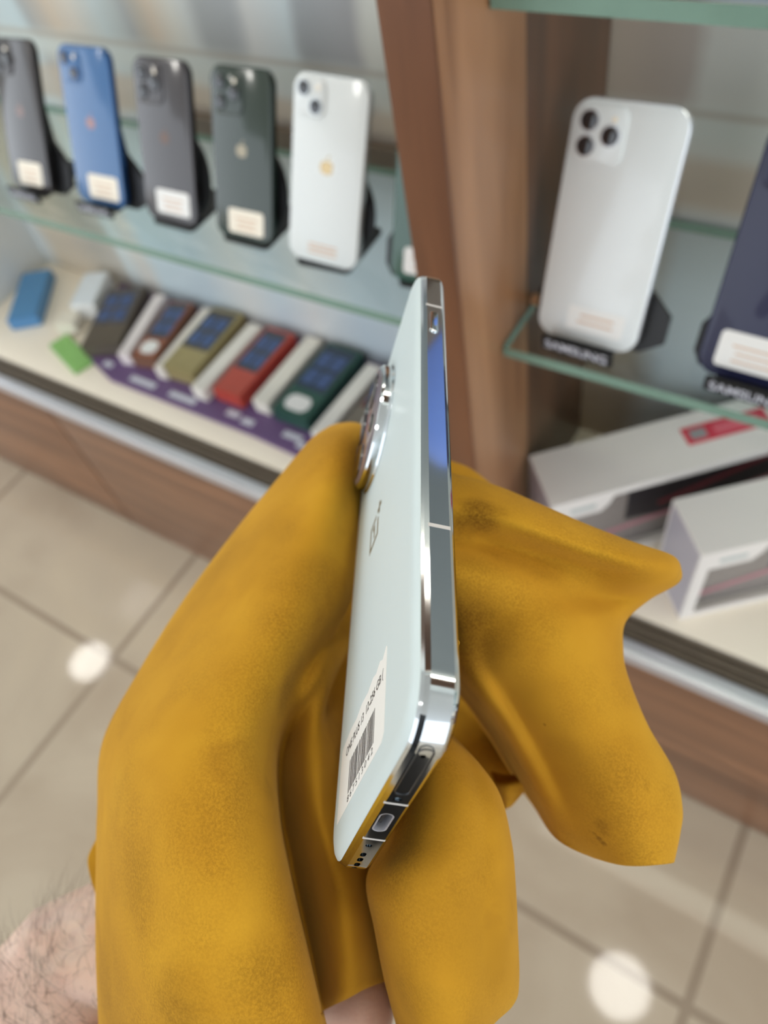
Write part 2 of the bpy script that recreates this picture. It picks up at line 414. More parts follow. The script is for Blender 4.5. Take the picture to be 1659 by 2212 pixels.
# pillar
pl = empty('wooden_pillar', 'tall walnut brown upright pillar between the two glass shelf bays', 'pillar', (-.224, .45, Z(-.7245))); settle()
under(pl, obj('shaded_front', bbox(-.2394, -.2087, D_F, D_F + .003, Z(-.7245), Z(.429), .0006), wood_mat('walnut_shaded_front', (92, 55, 34), (124, 79, 51), 'Z')))  # pillar's front face, its shade painted as a darker, redder walnut
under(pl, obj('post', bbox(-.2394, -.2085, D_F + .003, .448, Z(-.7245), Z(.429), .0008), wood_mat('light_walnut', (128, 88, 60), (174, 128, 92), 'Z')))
under(pl, obj('rear_side', bbox(-.2394, -.2088, .448, .597, Z(-.7245), Z(.429), .0008), wood_mat('dark_walnut', (72, 54, 42), (106, 74, 54), 'Z')))  # rear part of the pillar's side, in a darker brown
tag(obj('side_panel', bbox(-1.225, -1.205, .40, .60, Z(-.725), Z(.4), .001), M['sidepanel']), 'pale upright side panel closing the far end of the shelf bay', 'panel')

def shelf(label, x0, x1, z, y0=.400):
    bm = bmesh.new()
    for f in box(bm, x0, x1, y0, .597, z - .0105, z):
        f.material_index = 0
    bmesh.ops.bevel(bm, geom=list(bm.edges), offset=.0006, segments=1, affect='EDGES')
    bm.normal_update()
    for f in bm.faces:
        f.material_index = 0 if abs(f.normal.z) > .5 else 1
    return tag(obj('glass_shelf', bm, [M['glass'], M['glass_edge']], smooth=False), label, 'shelf')
shelf('clear glass shelf with green edge carrying the row of six phones', -1.203, -.2405, Z(-.416))
shelf('clear glass shelf with green edge carrying the white and navy phones', -.2075, .9, Z(-.416))
shelf('green edge of the upper glass shelf above the navy phone', -.2075, .9, Z(-.166))
# shelf pin & rear strip behind the shelf
tag(obj('shelf_pin', bbox(-.2083, -.180, .452, .459, Z(-.4157), Z(-.4085), .001), M['brass']), 'small copper coloured shelf pin where the glass meets the walnut pillar', 'pin')
tag(obj('shelf_back_strip', bbox(-.72, -.2405, .588, .5995, Z(-.412), Z(-.392), .001), M['track']), 'dark grey strip along the wall behind the phone row', 'rail')

# unseen board and glowing panel, added above to brighten wall and deck
hd = empty('added_header', 'unseen walnut board and light panel added to brighten the glass shelves', 'header', (-.2, .45, Z(.43))); settle()
under(hd, obj('board', bbox(-1.25, 1.2, D_F, .597, Z(.43), Z(.46), .001), M['base']))
under(hd, obj('fill_panel', bbox(-1.2, 1.1, .51, .58, Z(.424), Z(.43), .001), mat('fill_panel_glow', (255, 247, 232), .5, emit=FILL_PANEL_POWER)))
tag(obj('darkening_panel', bbox(-1.2, 1.2, .594, .5995, Z(.02), Z(.43), 0), mat('grey_mirrored_panel', (118, 126, 126), .5, noise_amt=.1, noise_scale=6)), kind='structure')  # unseen panel added to darken what the steel frame mirrors
# ceiling lights
for i, (lx, ly) in enumerate(LAMPS):
    lt = empty('ceiling_light', ('round ceiling light whose glow shows on the floor left of the cloth' if i == 0 else 'round ceiling light whose glow shows on the floor right of the cloth' if i == 1 else 'round white ceiling light with no glow on the visible floor'), 'light', (lx, ly, CEIL), group='round recessed ceiling lights')
    bm = bmesh.new(); disc(bm, 0, 0, [(.12, -.006), (.12, -.001)], 48); obj('diffuser', bm, M['lamp'], lt)
    bm = bmesh.new(); ring(bm, 0, 0, .1205, .135, -.009, -.0005, 48); obj('trim_ring', bm, M['lampring'], lt)

# ------------------------------------------------------------------ display phones
def fruit_logo(bm, cx, cy, s, z0, z1):
    pts = []
    n = 40
    for i in range(n):
        a = 2 * math.pi * i / n + math.pi / 2
        r = s * (0.5 + .035 * math.cos(2 * (a)) - .07 * math.exp(-((i if i < n / 2 else i - n) / 2.2) ** 2) - .05 * math.exp(-((i - n / 2) / 2.0) ** 2))
        x, y = r * math.cos(a) * .98, r * math.sin(a)
        bx, by, br = .52 * s, .06 * s, .2 * s
        d = math.hypot(x - bx, y - by)
        if d < br:
            k = br / max(d, 1e-6); x, y = bx + (x - bx) * k, by + (y - by) * k
            if x > bx - .02 * s: x = bx - .1 * s
        pts.append((cx + x, cy + y))
    poly_prism(bm, pts, z0, z1)
    leaf = []
    for i in range(12):
        t = 2 * math.pi * i / 12
        u, v = .17 * s * math.cos(t), .065 * s * math.sin(t)
        leaf.append((cx + .1 * s + u * .6 - v * .8, cy + .62 * s + u * .8 + v * .6))
    poly_prism(bm, leaf, z0, z1)

def phone_mtx(pos, yaw, tilt, roll):
    return Matrix.Translation(pos) @ Matrix.Rotation(yaw, 4, 'Z') @ Matrix.Rotation(math.pi / 2 - tilt, 4, 'X') @ Matrix.Rotation(roll, 4, 'Z')

def make_phone(label, pos, ang, W, H, back, frame, lenses, logo=None, sticker='cream', stk=None, bump=None, finish=.12):
    mtx = phone_mtx(Vector(pos) + EYE, *[math.radians(a) for a in ang])
    t = empty('phone', label, 'phone', mtx=mtx, group='phones on the glass shelves')
    mb = mat('phone_back', back, finish, coat=.4, noise_amt=.02, noise_scale=30); mf = mat('phone_frame', frame, .22, metal=.7, noise_amt=.03)
    r = .0125 * W / .0715
    bm = bmesh.new(); slab(bm, W, H, r, [(.0008, -.0076), (0, -.0068), (0, -.0010), (.0006, -.0004), (.001, -.0004)], 0, H / 2); obj('frame', bm, mf, t)
    bm = bmesh.new(); slab(bm, W - .0016, H - .0016, r - .0008, [(0, -.0006), (0, -.00015), (.0005, .0001)], 0, H / 2); obj('back_panel', bm, mb, t)
    bm = bmesh.new(); slab(bm, W - .003, H - .003, r - .0015, [(.0003, -.0081), (0, -.0075)], 0, H / 2); obj('screen', bm, M['black'], t)
    bw = bump if bump else .031
    cx0, cy0 = -W / 2 + .0035 + bw / 2, H - .0035 - bw / 2
    bm = bmesh.new(); slab(bm, bw, bw, .008, [(0, .0001), (0, .0011), (.0006, .0015)], cx0, cy0); bumpo = obj('camera_bump', bm, mb, t)
    for (lx, ly, lr) in lenses:
        bm = bmesh.new(); disc(bm, cx0 + lx, cy0 + ly, [(lr, .0012), (lr, .0026), (lr - .0006, .0029)], 28); lo = obj('camera_lens', bm, M['lens'], bumpo)
        bm = bmesh.new(); ring(bm, cx0 + lx, cy0 + ly, lr, lr + .0007, .0012, .0027, 28); obj('lens_ring', bm, mf, bumpo)
    bm = bmesh.new(); disc(bm, cx0 + bw * .25, cy0 + bw * .27, [(.0022, .0014), (.002, .0018)], 20); obj('flash', bm, M['creamsticker'], bumpo)
    if logo:
        bm = bmesh.new(); fruit_logo(bm, 0, H * .54, .0125 * W / .0715, .0001, .0002); obj('emblem', bm, mat('phone_emblem', logo, .25, metal=.5, noise_amt=.03), t)
    if stk:
        sx, sy, sw, sh = stk
        bm = bmesh.new(); slab(bm, sw, sh, .0035, [(0, .0001), (0, .0003)], sx, sy); so = obj('price_sticker', bm, M[sticker + 'sticker'], t)
        bm = bmesh.new()
        for k in range(3):
            ww = sw * (.62, .5, .56)[k]; box(bm, sx - ww / 2, sx + ww / 2, sy + sh * (.12 - .2 * k) - .0007, sy + sh * (.12 - .2 * k) + .0007, .0003, .00036)
        obj('faint_print', bm, M['tanink'], so)
    return t, mtx

def make_stand(label, mtx, W, lettering=True, plate='round', wid=None, group='black phone stands on the glass shelves', lettr=True):
    """easel stand: foot plate, leaning back plate, front lip"""
    base = mtx.copy(); o = base.to_translation(); yaw = base.to_euler('XYZ')
    t = empty('phone_stand', label, 'stand', mtx=mtx, group=group)
    inv = mtx.inverted()
    # back plate lies parallel to the phone, a little behind
    bm = bmesh.new()
    hw = W * .57
    if plate == 'round':
        n = 36; pts = []
        for i in range(n):
            a = 2 * math.pi * i / n
            pts.append(((.001 + hw * math.cos(a)), .042 + (.046 if math.sin(a) > 0 else .042) * math.sin(a)))
    else:
        pts = [(-.040, .0), (.040, .0), (.056, .010), (.056, .030), (.030, .054), (.02, .09), (-.02, .09), (-.030, .054), (-.046, .030), (-.046, .010)]
    loft(bm, [[(x, y, -.0175) for x, y in pts], [(x, y, -.0120) for x, y in pts]])
    obj('back_plate', bm, M['blackm'], t)
    bm = bmesh.new(); box(bm, -.012, .012, .012, .03, -.0122, -.0080); obj('spacer', bm, M['blackm'], t)
    # level foot on the glass
    zf = Z(-.416)
    p0 = mtx @ Vector((0, 0, 0))
    d = Matrix.Rotation(math.radians(0), 3, 'Z')
    yw = math.atan2((mtx.to_3x3() @ Vector((1, 0, 0))).y, (mtx.to_3x3() @ Vector((1, 0, 0))).x)
    FM = inv @ Matrix.Translation((p0.x, p0.y, zf)) @ Matrix.Rotation(yw, 4, 'Z')
    bm = bmesh.new(); slab(bm, W * .62 if lettering else W * .8, .068, .006, [(0, .0002), (0, .003), (.0005, .0035)], 0, .032)
    bmesh.ops.transform(bm, matrix=FM, verts=bm.verts); obj('foot', bm, M['blackm'], t)
    if lettering:
        lw = wid or W * .72
        bm = bmesh.new(); box(bm, -lw / 2, lw / 2, -.0128, -.0088, .0002, .0135)
        for f in list(bm.faces): pass
        bmesh.ops.bevel(bm, geom=list(bm.edges), offset=.0012, segments=2, affect='EDGES')
        bmesh.ops.transform(bm, matrix=FM, verts=bm.verts); lip = obj('front_lip', bm, M['blackm'], t)
        bm = text_bm('SAMSUNG', .011, .00015, stretch=lw * .86, bold=.0001)
        bmesh.ops.transform(bm, matrix=FM @ Matrix.Translation((0, -.0130, .0068)) @ Matrix.Rotation(math.pi / 2, 4, 'X'), verts=bm.verts)
        obj('lettering', bm, M['standtext'], lip, smooth=False)
    return t

def at_z(p, z=-.411):
    k = z / p[2]; return (p[0] * k, p[1] * k, z), k
two = [(-.0062, .0066, .0056), (.0058, -.0062, .0056)]
three = [(-.0078, .0078, .0060), (-.0078, -.0078, .0060), (.0082, 0.0, .0060)]
PH = [
    ('dark graphite phone nearest the far end panel with a cream sticker', (-.805, .429, -.408), (-2.5, 28.2, 3.4), .0715, .1467, (60, 56, 56), (56, 54, 54), three, (126, 108, 104), 'cream', (.002, .018, .042, .024), .031),
    ('blue phone with two diagonal lenses and a cream sticker', (-.700, .437, -.411), (1.5, 24.8, .2), .0715, .1467, (62, 106, 156), (46, 88, 144), two, (150, 120, 120), 'cream', (.006, .0185, .044, .024), .029),
    ('charcoal grey phone between the blue phone and the green phone', (-.606, .444, -.417), (.2, 25.2, .6), .0715, .1467, (66, 62, 64), (56, 54, 56), three, (104, 86, 78), 'white', (.004, .0195, .045, .023), .035),
    ('dark green phone beside the white phone in the row', (-.507, .443, -.415), (0, 26.3, 1.0), .0715, .1467, (38, 52, 42), (38, 52, 44), three, (150, 140, 120), 'cream', (.003, .0165, .043, .022), .035),
    ('white phone with two diagonal lenses and gold emblem beside the pillar', (-.397, .424, -.402), (4.2, 25.7, -3.2), .0715, .1467, (224, 228, 226), (214, 220, 222), two, (196, 172, 130), None, None, .029),
    ('large white phone with three black lenses standing by the pillar', (-.147, .412, -.403), (-2.8, 22.8, 1.4), .078, .1608, (228, 232, 232), (222, 224, 230), three, None, None, None, .036),
]
sett = []
stand_labels = ['black lettered stand under the graphite phone at the end of the row', 'black lettered stand under the blue phone', 'black rounded stand behind the charcoal grey phone',
                'black rounded stand behind the dark green phone', 'black rounded stand behind the white phone with gold emblem', 'black lettered stand under the large three lens white phone']
for i, (lab, pos, ang, W, H, back, fr_, ls, logo, stc, stk, bump) in enumerate(PH):
    (p, k) = at_z(pos)
    t, mtx = make_phone(lab, p, ang, W * k, H * k, back, fr_, ls, logo, stc or 'cream', stk, bump, .25 if i in (4, 5) else .14)
    if i == 4:
        bm = bmesh.new()
        for kk in range(3): box(bm, -.015, .015, .008 + kk * .0035, .0095 + kk * .0035, .0001, .0002)
        obj('faint_print', bm, M['tanink'], t)
    if i == 5:
        bm = bmesh.new(); slab(bm, .044, .018, .002, [(0, .0001), (0, .0002)], .006, .018); so = obj('price_sticker', bm, M['whitesticker'], t)
        bm = bmesh.new()
        for kk in range(2): box(bm, -.008 + .002 * kk, .02, .015 + kk * .005, .0166 + kk * .005, .0002, .00026)
        obj('faint_print', bm, M['tanink'], so)
    make_stand(stand_labels[i], mtx, W * k, lettering=i in (0, 1, 5), plate='round' if i in (2, 3, 4) else 'wing')
# a blue phone on the upper shelf, mirrored in the steel frame of the held phone
make_phone('bright blue tall phone on the upper shelf, seen mirrored in the steel frame', (-.112, .45, -.163), (0, 18, 0), .08, .21, (120, 155, 235), (90, 120, 210), two, None, 'cream', None, .031, .3)
# navy phone at the frame's edge and the green phone half hidden by the pillar
bl = Pz(1497, 800, Z(-.411)) - EYE
Wn, Hn = .0795, .164
t, mtx = make_phone('large navy blue phone on the shelf next to the large white phone', (bl.x + Wn / 2 * .999, bl.y, -.411), (-3, 22.8, 1.0), Wn, Hn, (26, 30, 66), (40, 44, 92), three, None, 'white', (-.004, .021, .050, .026), .036, .45)
make_stand('black lettered stand under the large navy blue phone', mtx, Wn, True, 'wing')
bl = Pz(846, 597, Z(-.411)) - EYE
t, mtx = make_phone('dark green phone mostly hidden behind the walnut pillar', (bl.x + .036, bl.y, -.411), (6, 25, -1), .0715, .1467, (48, 84, 70), (46, 92, 74), three, None, 'white', (-.002, .018, .043, .022), .031)
make_stand('black stand under the phone hidden behind the walnut pillar', mtx, .0715, False, 'wing')

# ------------------------------------------------------------------ cartons on the deck
DECK = Z(-.725)
tray = empty('display_tray', 'purple card display tray lying on the cream deck under the cartons', 'tray', (-.72, .5, DECK)); settle()
bm = bmesh.new()
pts = [(-.965, .448), (-.872, .418), (-.60, .418), (-.50, .412), (-.40, .43), (-.38, .597), (-1.02, .597)]
loft(bm, [[(x, y, DECK + .0002) for x, y in pts], [(x, y, DECK + .006) for x, y in pts]])
under(tray, obj('card', bm, M['purple'], smooth=False))
for x, y, l in ((-.905, .436, .018), (-.84, .428, .05), (-.76, .427, .05), (-.655, .432, .022), (-.625, .428, .02), (-.556, .432, .03), (-.528, .424, .012)):
    bm = bmesh.new(); box(bm, x, x + l, y, y + .010, DECK + .006, DECK + .0064)
    under(tray, obj('white_print', bm, M['standtext'], smooth=False))

def carton(label, x, y, w, d, h, rot, body, top=None, panel=None, foot=None, oval=False, z0=None, cat='carton', group='slim cartons on the purple tray', pframe=(.15, .95)):
    z0 = DECK + .0062 if z0 is None else z0
    t = empty('phone_carton', label, cat, (x, y, z0), group=group); t.rotation_euler = (0, 0, rot)
    bm = bmesh.new(); box(bm, -w / 2, w / 2, 0, d, 0, h); bmesh.ops.bevel(bm, geom=list(bm.edges), offset=.0008, segments=2, affect='EDGES')
    obj('carton_body', bm, mat('carton_body', body, .4, noise_amt=.05), t)
    if top:
        bm = bmesh.new(); box(bm, -w / 2 + .0015, w / 2 - .0015, .002, d - .002, h, h + .0008); obj('printed_face', bm, mat('carton_print', top, .4, noise_amt=.1, noise_scale=60), t)
    if panel:
        bm = bmesh.new(); box(bm, -w / 2 + .004, w / 2 - .006, d * pframe[0] + d * .2, d * pframe[1], h + .0008, h + .0014)
        po = obj('picture_panel', bm, mat('carton_picture', panel, .25, noise_amt=.35, noise_scale=90), t)
        bm = bmesh.new()
        for k in range(2):
            for q in range(2):
                box(bm, -w / 2 + .008 + q * w * .38, -w / 2 + .008 + q * w * .38 + w * .3, d * (.42 + .24 * k), d * (.60 + .24 * k), h + .0014, h + .0018)
        obj('blue_picture', bm, mat('carton_blue_print', (62, 84, 128), .3, noise_amt=.3, noise_scale=120), po)
    if oval:
        bm = bmesh.new(); slab(bm, w * .62, .026, .011, [(0, h + .0008), (0, h + .0016)], 0, .022); obj('oval_sticker', bm, M['whitesticker'], t)
    return t
K = .135
H_ = .022
carton('dark brown grey carton at the end of the purple tray', -.912, .452, .066, K, H_, .42, (84, 76, 66), (92, 82, 70), (78, 78, 84))
carton('white slim carton beside the dark brown grey carton', -.862, .452, .020, K, H_, .28, (226, 216, 214))
carton('brown carton with oval white sticker near its foot', -.826, .458, .045, K - .01, H_, .2, (120, 84, 64), (140, 84, 62), (66, 68, 76), oval=True)
carton('white slim carton between the brown and the olive cartons', -.787, .450, .018, K, H_, .1, (224, 216, 206))
carton('olive gold carton with dark blue picture panel', -.757, .456, .060, K, H_, .06, (150, 136, 92), (158, 144, 98), (70, 68, 68))
carton('white slim carton between the olive and the red cartons', -.704, .440, .024, K + .006, H_, 0.0, (226, 220, 210))
carton('red carton with dark blue picture panel', -.659, .450, .050, K, H_, 0.0, (176, 66, 52), (182, 78, 62), (62, 66, 76))
carton('white slim carton between the red and the green cartons', -.603, .455, .026, K, H_, 0.0, (226, 220, 208))
carton('dark green carton with oval white sticker and blue pictures', -.551, .452, .060, K + .003, H_, -.02, (38, 74, 64), (40, 80, 68), (44, 58, 74), oval=True)
carton('white slim carton behind the camera end of the held phone', -.497, .440, .022, K, H_, -.04, (226, 222, 214))
carton('grey carton with a white base half hidden by the held phone', -.455, .455, .045, K, H_, -.05, (110, 104, 92), (116, 108, 96), (96, 60, 54))
# loose packs left of the tray
carton('small white pack with golden rim leaning by the dark carton', -1.004, .508, .042, .08, .030, .45, (226, 226, 222), (222, 228, 234), group='loose packs on the deck')
carton('tiny white rounded pack at the foot of the golden rimmed pack', -1.012, .468, .034, .030, .020, .45, (230, 222, 206), group='loose packs on the deck')
carton('bright green pack lying at the tray end', -.982, .420, .095, .034, .006, -.32, (140, 188, 110), (140, 190, 108), z0=DECK + .0003, group='loose packs on the deck')
carton('sky blue pack lying against the pale end panel', -1.105, .455, .052, .125, .020, .62, (80, 132, 178), (84, 138, 184), z0=DECK + .0003, group='loose packs on the deck')

# ------------------------------------------------------------------ big white window cartons, right bay
def window_carton(label, F, ang, L, Wd, z1, red=False, group='white window cartons on the deck'):
    """F near bottom corner, L along ang, Wd to the left of it"""
    t = empty('window_carton', label, 'carton', (F[0], F[1], DECK + .0003), group=group); t.rotation_euler = (0, 0, ang)
    h = z1 - DECK
    mw = mat('white_carton_board', (232, 226, 222), .35, noise_amt=.02)
    # shell: floor, top, back wall, end wall, front margins (the front face is y=0, window cut in it)
    bm = bmesh.new(); box(bm, 0, L, 0, Wd, h - .003, h); obj('top_panel', bm, mw, t)
    bm = bmesh.new(); box(bm, 0, L, .0025, Wd, 0, .003); box(bm, 0, L, Wd - .003, Wd, .003, h - .003); obj('carton_body', bm, mw, t)
    me = mat('carton_end_print', (176, 172, 182), .35, noise_amt=.08, noise_scale=25)
    bm = bmesh.new(); box(bm, 0, .0025, .0025, Wd - .003, .003, h - .003); obj('end_panel', bm, me, t)
    bm = bmesh.new(); box(bm, L - .0025, L, .0025, Wd - .003, .003, h - .003); obj('end_panel', bm, me, t)
    bm = bmesh.new()
    box(bm, 0, .012, 0, .0022, 0, h - .003); box(bm, .012, L, 0, .0022, 0, .010); box(bm, L - .01, L, 0, .0022, .01, h - .003)
    pts = [(.012, h - .003), (.012, h - .030), (.052, h - .030), (.060, h - .020), (.064, h - .009), (L - .01, h - .009), (L - .01, h - .003)]
    vs = [bm.verts.new((x, 0, z)) for x, z in pts] + [bm.verts.new((x, .0022, z)) for x, z in pts]
    n = len(pts)
    bm.faces.new(vs[:n]); bm.faces.new(list(reversed(vs[n:])))
    for i in range(n): bm.faces.new((vs[i], vs[(i + 1) % n], vs[n + (i + 1) % n], vs[n + i]))
    fo = obj('window_frame', bm, mw, t)
    bm = bmesh.new(); box(bm, .020, .046, -.0003, 0, h - .021, h - .015); obj('tab_print', bm, mat('grey_tab_print', (178, 186, 184), .5, noise_amt=.05), fo)
    # inner tray with the dark print and slanted pink stripe
    bm = bmesh.new(); box(bm, .004, L - .004, .012, .016, .004, h - .004); ip = obj('inner_card', bm, mat('inner_card_grey', (140, 132, 128), .35, noise_amt=.12, noise_scale=18), t)
    bm = bmesh.new()
    pts = [(.085, .048), (L - .004, .030 + .0), (L - .004, h - .004), (.085, h - .004)]
    vs = [bm.verts.new((x, .0118, z)) for x, z in pts]; bm.faces.new(vs)
    obj('dark_print', bm, mat('inner_dark_print', (40, 36, 42), .3, noise_amt=.2), ip)
    for (z0, z1_, x0, x1, c, nm) in ((.020, .062, .01, L - .02, (190, 130, 140), 'pink_stripe'), (.060, .115, .12, L, (128, 48, 58), 'red_stripe')):
        bm = bmesh.new(); w_ = .007
        pts = [(x0, z0), (x1, min(z1_, h - .012)), (x1, min(z1_, h - .012) + w_), (x0, z0 + w_)]
        vs = [bm.verts.new((x, .0114, z)) for x, z in pts]; bm.faces.new(vs); obj(nm, bm, mat(nm, c, .4, noise_amt=.1), ip)
    if red:
        bm = bmesh.new(); box(bm, .150, .235, .028, .050, h, h + .0005); ro = obj('red_label', bm, mat('red_label', (206, 52, 72), .35, noise_amt=.06), t)
        bm = bmesh.new(); box(bm, .156, .172, .033, .045, h + .0005, h + .0008); obj('grey_emblem', bm, mat('grey_emblem', (150, 150, 152), .4, noise_amt=.1), ro)
        bm = bmesh.new()
        for k in range(3): box(bm, .18, .225, .0335 + k * .004, .0355 + k * .004, h + .0005, h + .0008)
        obj('pale_print', bm, mat('pale_red_print', (232, 130, 144), .4, noise_amt=.05), ro)
    return t
ZT = Z(-.600)
c1 = Pz(1190, 1095, ZT); d1 = Pz(1659, 970, ZT)
a1 = math.atan2(.147, .157)
window_carton('long white window carton with a red label on its top', (-.159, .393), a1, .30, .067, ZT, True)
window_carton('nearer white window carton at the front of the cream deck', (-.019, .399), math.radians(41), .21, .064, ZT - .0, False)

# ------------------------------------------------------------------ the held phone
FO = EYE + Vector((-0.03999363528426917, 0.01881943897209846, -0.15628251176032423))
FR = Matrix(((0.2558536863533127, -0.5020604005718869, -0.8261199945268345), (0.3347847123951998, 0.8476996840171332, -0.41149051272625525), (0.9068947499715083, -0.17129098019116315, 0.38496923588679943)))
fm = Matrix.Translation(FO) @ FR.to_4x4()
L_, W_, T_ = .1629, .0765, .00652
hp = empty('held_phone', 'pearl white phone with mirror steel frame held edge-on in the yellow cloth', 'phone', mtx=fm)
RC = .0112
bm = bmesh.new()
slab(bm, W_, L_, RC, [(.0011, -.00365), (.0005, -.0032), (0, -.0025), (0, .0019), (.0005, .0029), (.0011, .0036)], 0, L_ / 2, n=24)
frame = obj('frame', bm, M['chrome'], hp, angle=.12)
# cut ports into the short end (y=0) with cutters
def stadium_y(bm, cx, cz, w, h, y0, y1, n=6):
    pts = rr(w, h, h / 2 - 1e-5, n, cx, cz)
    loft(bm, [[(x, y0, z) for x, z in pts], [(x, y1, z) for x, z in pts]])
cut = bmesh.new()
stadium_y(cut, -2.6e-3, 0, .0092, .0031, -.001, .0055)
stadium_y(cut, .0271, 0.0002, .0011, .0011, -.001, .003)
stadium_y(cut, .0090, 0, .0015, .0015, -.001, .0012)
stadium_y(cut, -.0152, 0, .0015, .0015, -.001, .0012)
for k in range(5): stadium_y(cut, -.0205 - k * .0031, 0, .0022, .0013, -.001, .0015)
co = obj('cutter', cut, M['hole'])
settle()
co.matrix_world = fm; settle()
md = frame.modifiers.new('b', 'BOOLEAN'); md.object = co; md.operation = 'DIFFERENCE'; md.solver = 'EXACT'
dg = bpy.context.evaluated_depsgraph_get(); dg.update()
nm = bpy.data.meshes.new_from_object(frame.evaluated_get(dg))
if len(nm.polygons) > 50:
    frame.modifiers.clear(); frame.data = nm
else:
    frame.modifiers.clear()
bpy.data.objects.remove(co)
for p in frame.data.polygons: p.use_smooth = True
frame.data.set_sharp_from_angle(angle=.12)
bm = bmesh.new(); slab(bm, W_ - .002, L_ - .002, RC - .001, [(0, .0030), (0, .00365), (.0008, .0042), (.0022, .0046), (.004, .00475)], 0, L_ / 2, n=20)
obj('back_glass', bm, M['pearl'], hp)
bm = bmesh.new(); slab(bm, W_ - .002, L_ - .002, RC - .001, [(.004, -.0047), (.0018, -.0044), (.0006, -.0040), (0, -.0034)], 0, L_ / 2, n=20)
obj('screen', bm, M['black'], hp)
# usb port rim and tongue
bm = bmesh.new(); frame_ring(bm, .0092, .0031, .00155, .00035, 0, .0052); bmesh.ops.transform(bm, matrix=Matrix.Translation((-.0026, .00002, 0)) @ Matrix.Rotation(-math.pi / 2, 4, 'X'), verts=bm.verts)
up = obj('charging_port', bm, M['alu'], hp)
bm = bmesh.new(); box(bm, -.0056, .0004, .0012, .0052, -.00035, .00035); obj('port_tongue', bm, M['blackm'], up)
# sim tray: a fine raised outline with the tray face inside
bm = bmesh.new(); frame_ring(bm, .0190, .0030, .0014, .00018, -.00006, .0002, .0206, 0); bmesh.ops.transform(bm, matrix=Matrix.Rotation(math.pi / 2, 4, 'X'), verts=bm.verts)
obj('sim_tray', bm, M['hole'], hp)
# antenna bands
for y in (.0462, .1368):
    bm = bmesh.new(); box(bm, W_ / 2 - .0009, W_ / 2 + .00004, y - .0005, y + .0005, -.0027, .0022); obj('antenna_band', bm, M['band'], hp)
    bm = bmesh.new(); box(bm, -W_ / 2 - .00004, -W_ / 2 + .0009, y - .0005, y + .0005, -.0027, .0022); obj('antenna_band', bm, M['band'], hp)
for x in (.0068, -.0115):
    bm = bmesh.new(); box(bm, x - .00035, x + .00035, -.00004, .0009, -.0027, .0022); obj('antenna_band', bm, M['band'], hp)
# button on the long side
bm = bmesh.new(); slab(bm, .0105, .0026, .0012, [(0, -.0002), (0, .0004), (.0003, .0006)], 0, 0)
bmesh.ops.transform(bm, matrix=Matrix.Translation((W_ / 2, .1275, 0)) @ Matrix.Rotation(math.pi / 2, 4, 'Z') @ Matrix.Rotation(math.pi / 2, 4, 'X'), verts=bm.verts)
obj('side_button', bm, M['chrome'], hp)
# camera island
icx, icy = -.0095, .1345
bm = bmesh.new(); disc(bm, icx, icy, [(.0220, .0044), (.0220, .0050), (.0213, .0056), (.0212, .0077), (.0208, .0083), (.0200, .0086)], 72)
isl = obj('camera_island', bm, M['chrome'], hp, angle=.4)
bm = bmesh.new(); disc(bm, icx, icy, [(.0198, .0084), (.0198, .0088), (.0193, .00895)], 72); obj('cover_glass', bm, M['islandglass'], isl)
for lx, ly, lr in ((-.0085, .0085, .0062), (.0085, .0085, .0062), (-.0085, -.0085, .0062), (.0085, -.0085, .003)):
    bm = bmesh.new(); disc(bm, icx + lx, icy + ly, [(lr, .0088), (lr, .0093), (lr - .0005, .0095)], 36); obj('lens', bm, M['lens'], isl)
# emblem: open square with numeral and plus
ZB = .00476
def bar(bm, x0, x1, y0, y1): box(bm, x0, x1, y0, y1, ZB, ZB + .00004)
ex, ey, s_, k_ = -.0062, .0838, .0050, .0012
bm = bmesh.new()
bar(bm, ex - s_, ex - s_ + k_, ey - s_, ey + s_); bar(bm, ex - s_ + k_, ex + s_, ey - s_, ey - s_ + k_); bar(bm, ex - s_ + k_, ex + s_ * .35, ey + s_ - k_, ey + s_)
bar(bm, ex + s_ - k_, ex + s_, ey - s_ + k_, ey + s_ * .35)
bar(bm, ex + s_ * .62, ex + s_ * 1.55, ey + s_ * 1.0 - k_ / 2, ey + s_ * 1.0 + k_ / 2)
bar(bm, ex + s_ * 1.085 - k_ / 2, ex + s_ * 1.085 + k_ / 2, ey + s_ * 1.0 + k_ / 2, ey + s_ * 1.47); bar(bm, ex + s_ * 1.085 - k_ / 2, ex + s_ * 1.085 + k_ / 2, ey + s_ * .53, ey + s_ * 1.0 - k_ / 2)
bar(bm, ex - k_ * .3, ex + k_ * .6, ey - s_ * .5, ey + s_ * .5); bar(bm, ex - k_ * 1.6, ex - k_ * .3, ey + s_ * .28, ey + s_ * .5)
obj('emblem', bm, M['logo'], hp, smooth=False)
# sticker with torn upper edge
bm = bmesh.new()
tp = [(-.0300, .0095), (.0140, .0085), (.0158, .0100), (.0158, .0300), (.0150, .0306), (.0120, .0290), (.0095, .0302), (.0060, .0291), (.0030, .0299), (-.0020, .0290), (-.0080, .0297), (-.0140, .0288), (-.0200, .0294), (-.0290, .0286), (-.0302, .0280)]
poly_prism(bm, tp, ZB, ZB + .00005); stk = obj('barcode_sticker', bm, M['paper'], hp, smooth=False)
bm = bmesh.new(); rnd = random.Random(3); x = -.0186
while x < .0066:
    wdt = rnd.choice((.00025, .00025, .0005, .0008)); box(bm, x, min(x + wdt, .0067), .0122, .0203, ZB + .00005, ZB + .00007); x += wdt + rnd.choice((.00025, .0003, .0005, .0007))
obj('barcode', bm, M['ink'], stk, smooth=False)
bm = text_bm('ONE PLUS 13  12-256 GB (', .0032, .00001, T=xf(-.0055, .0248, ZB + .00007), stretch=.0375, bold=.00003); obj('printed_text', bm, M['ink'], stk, smooth=False)
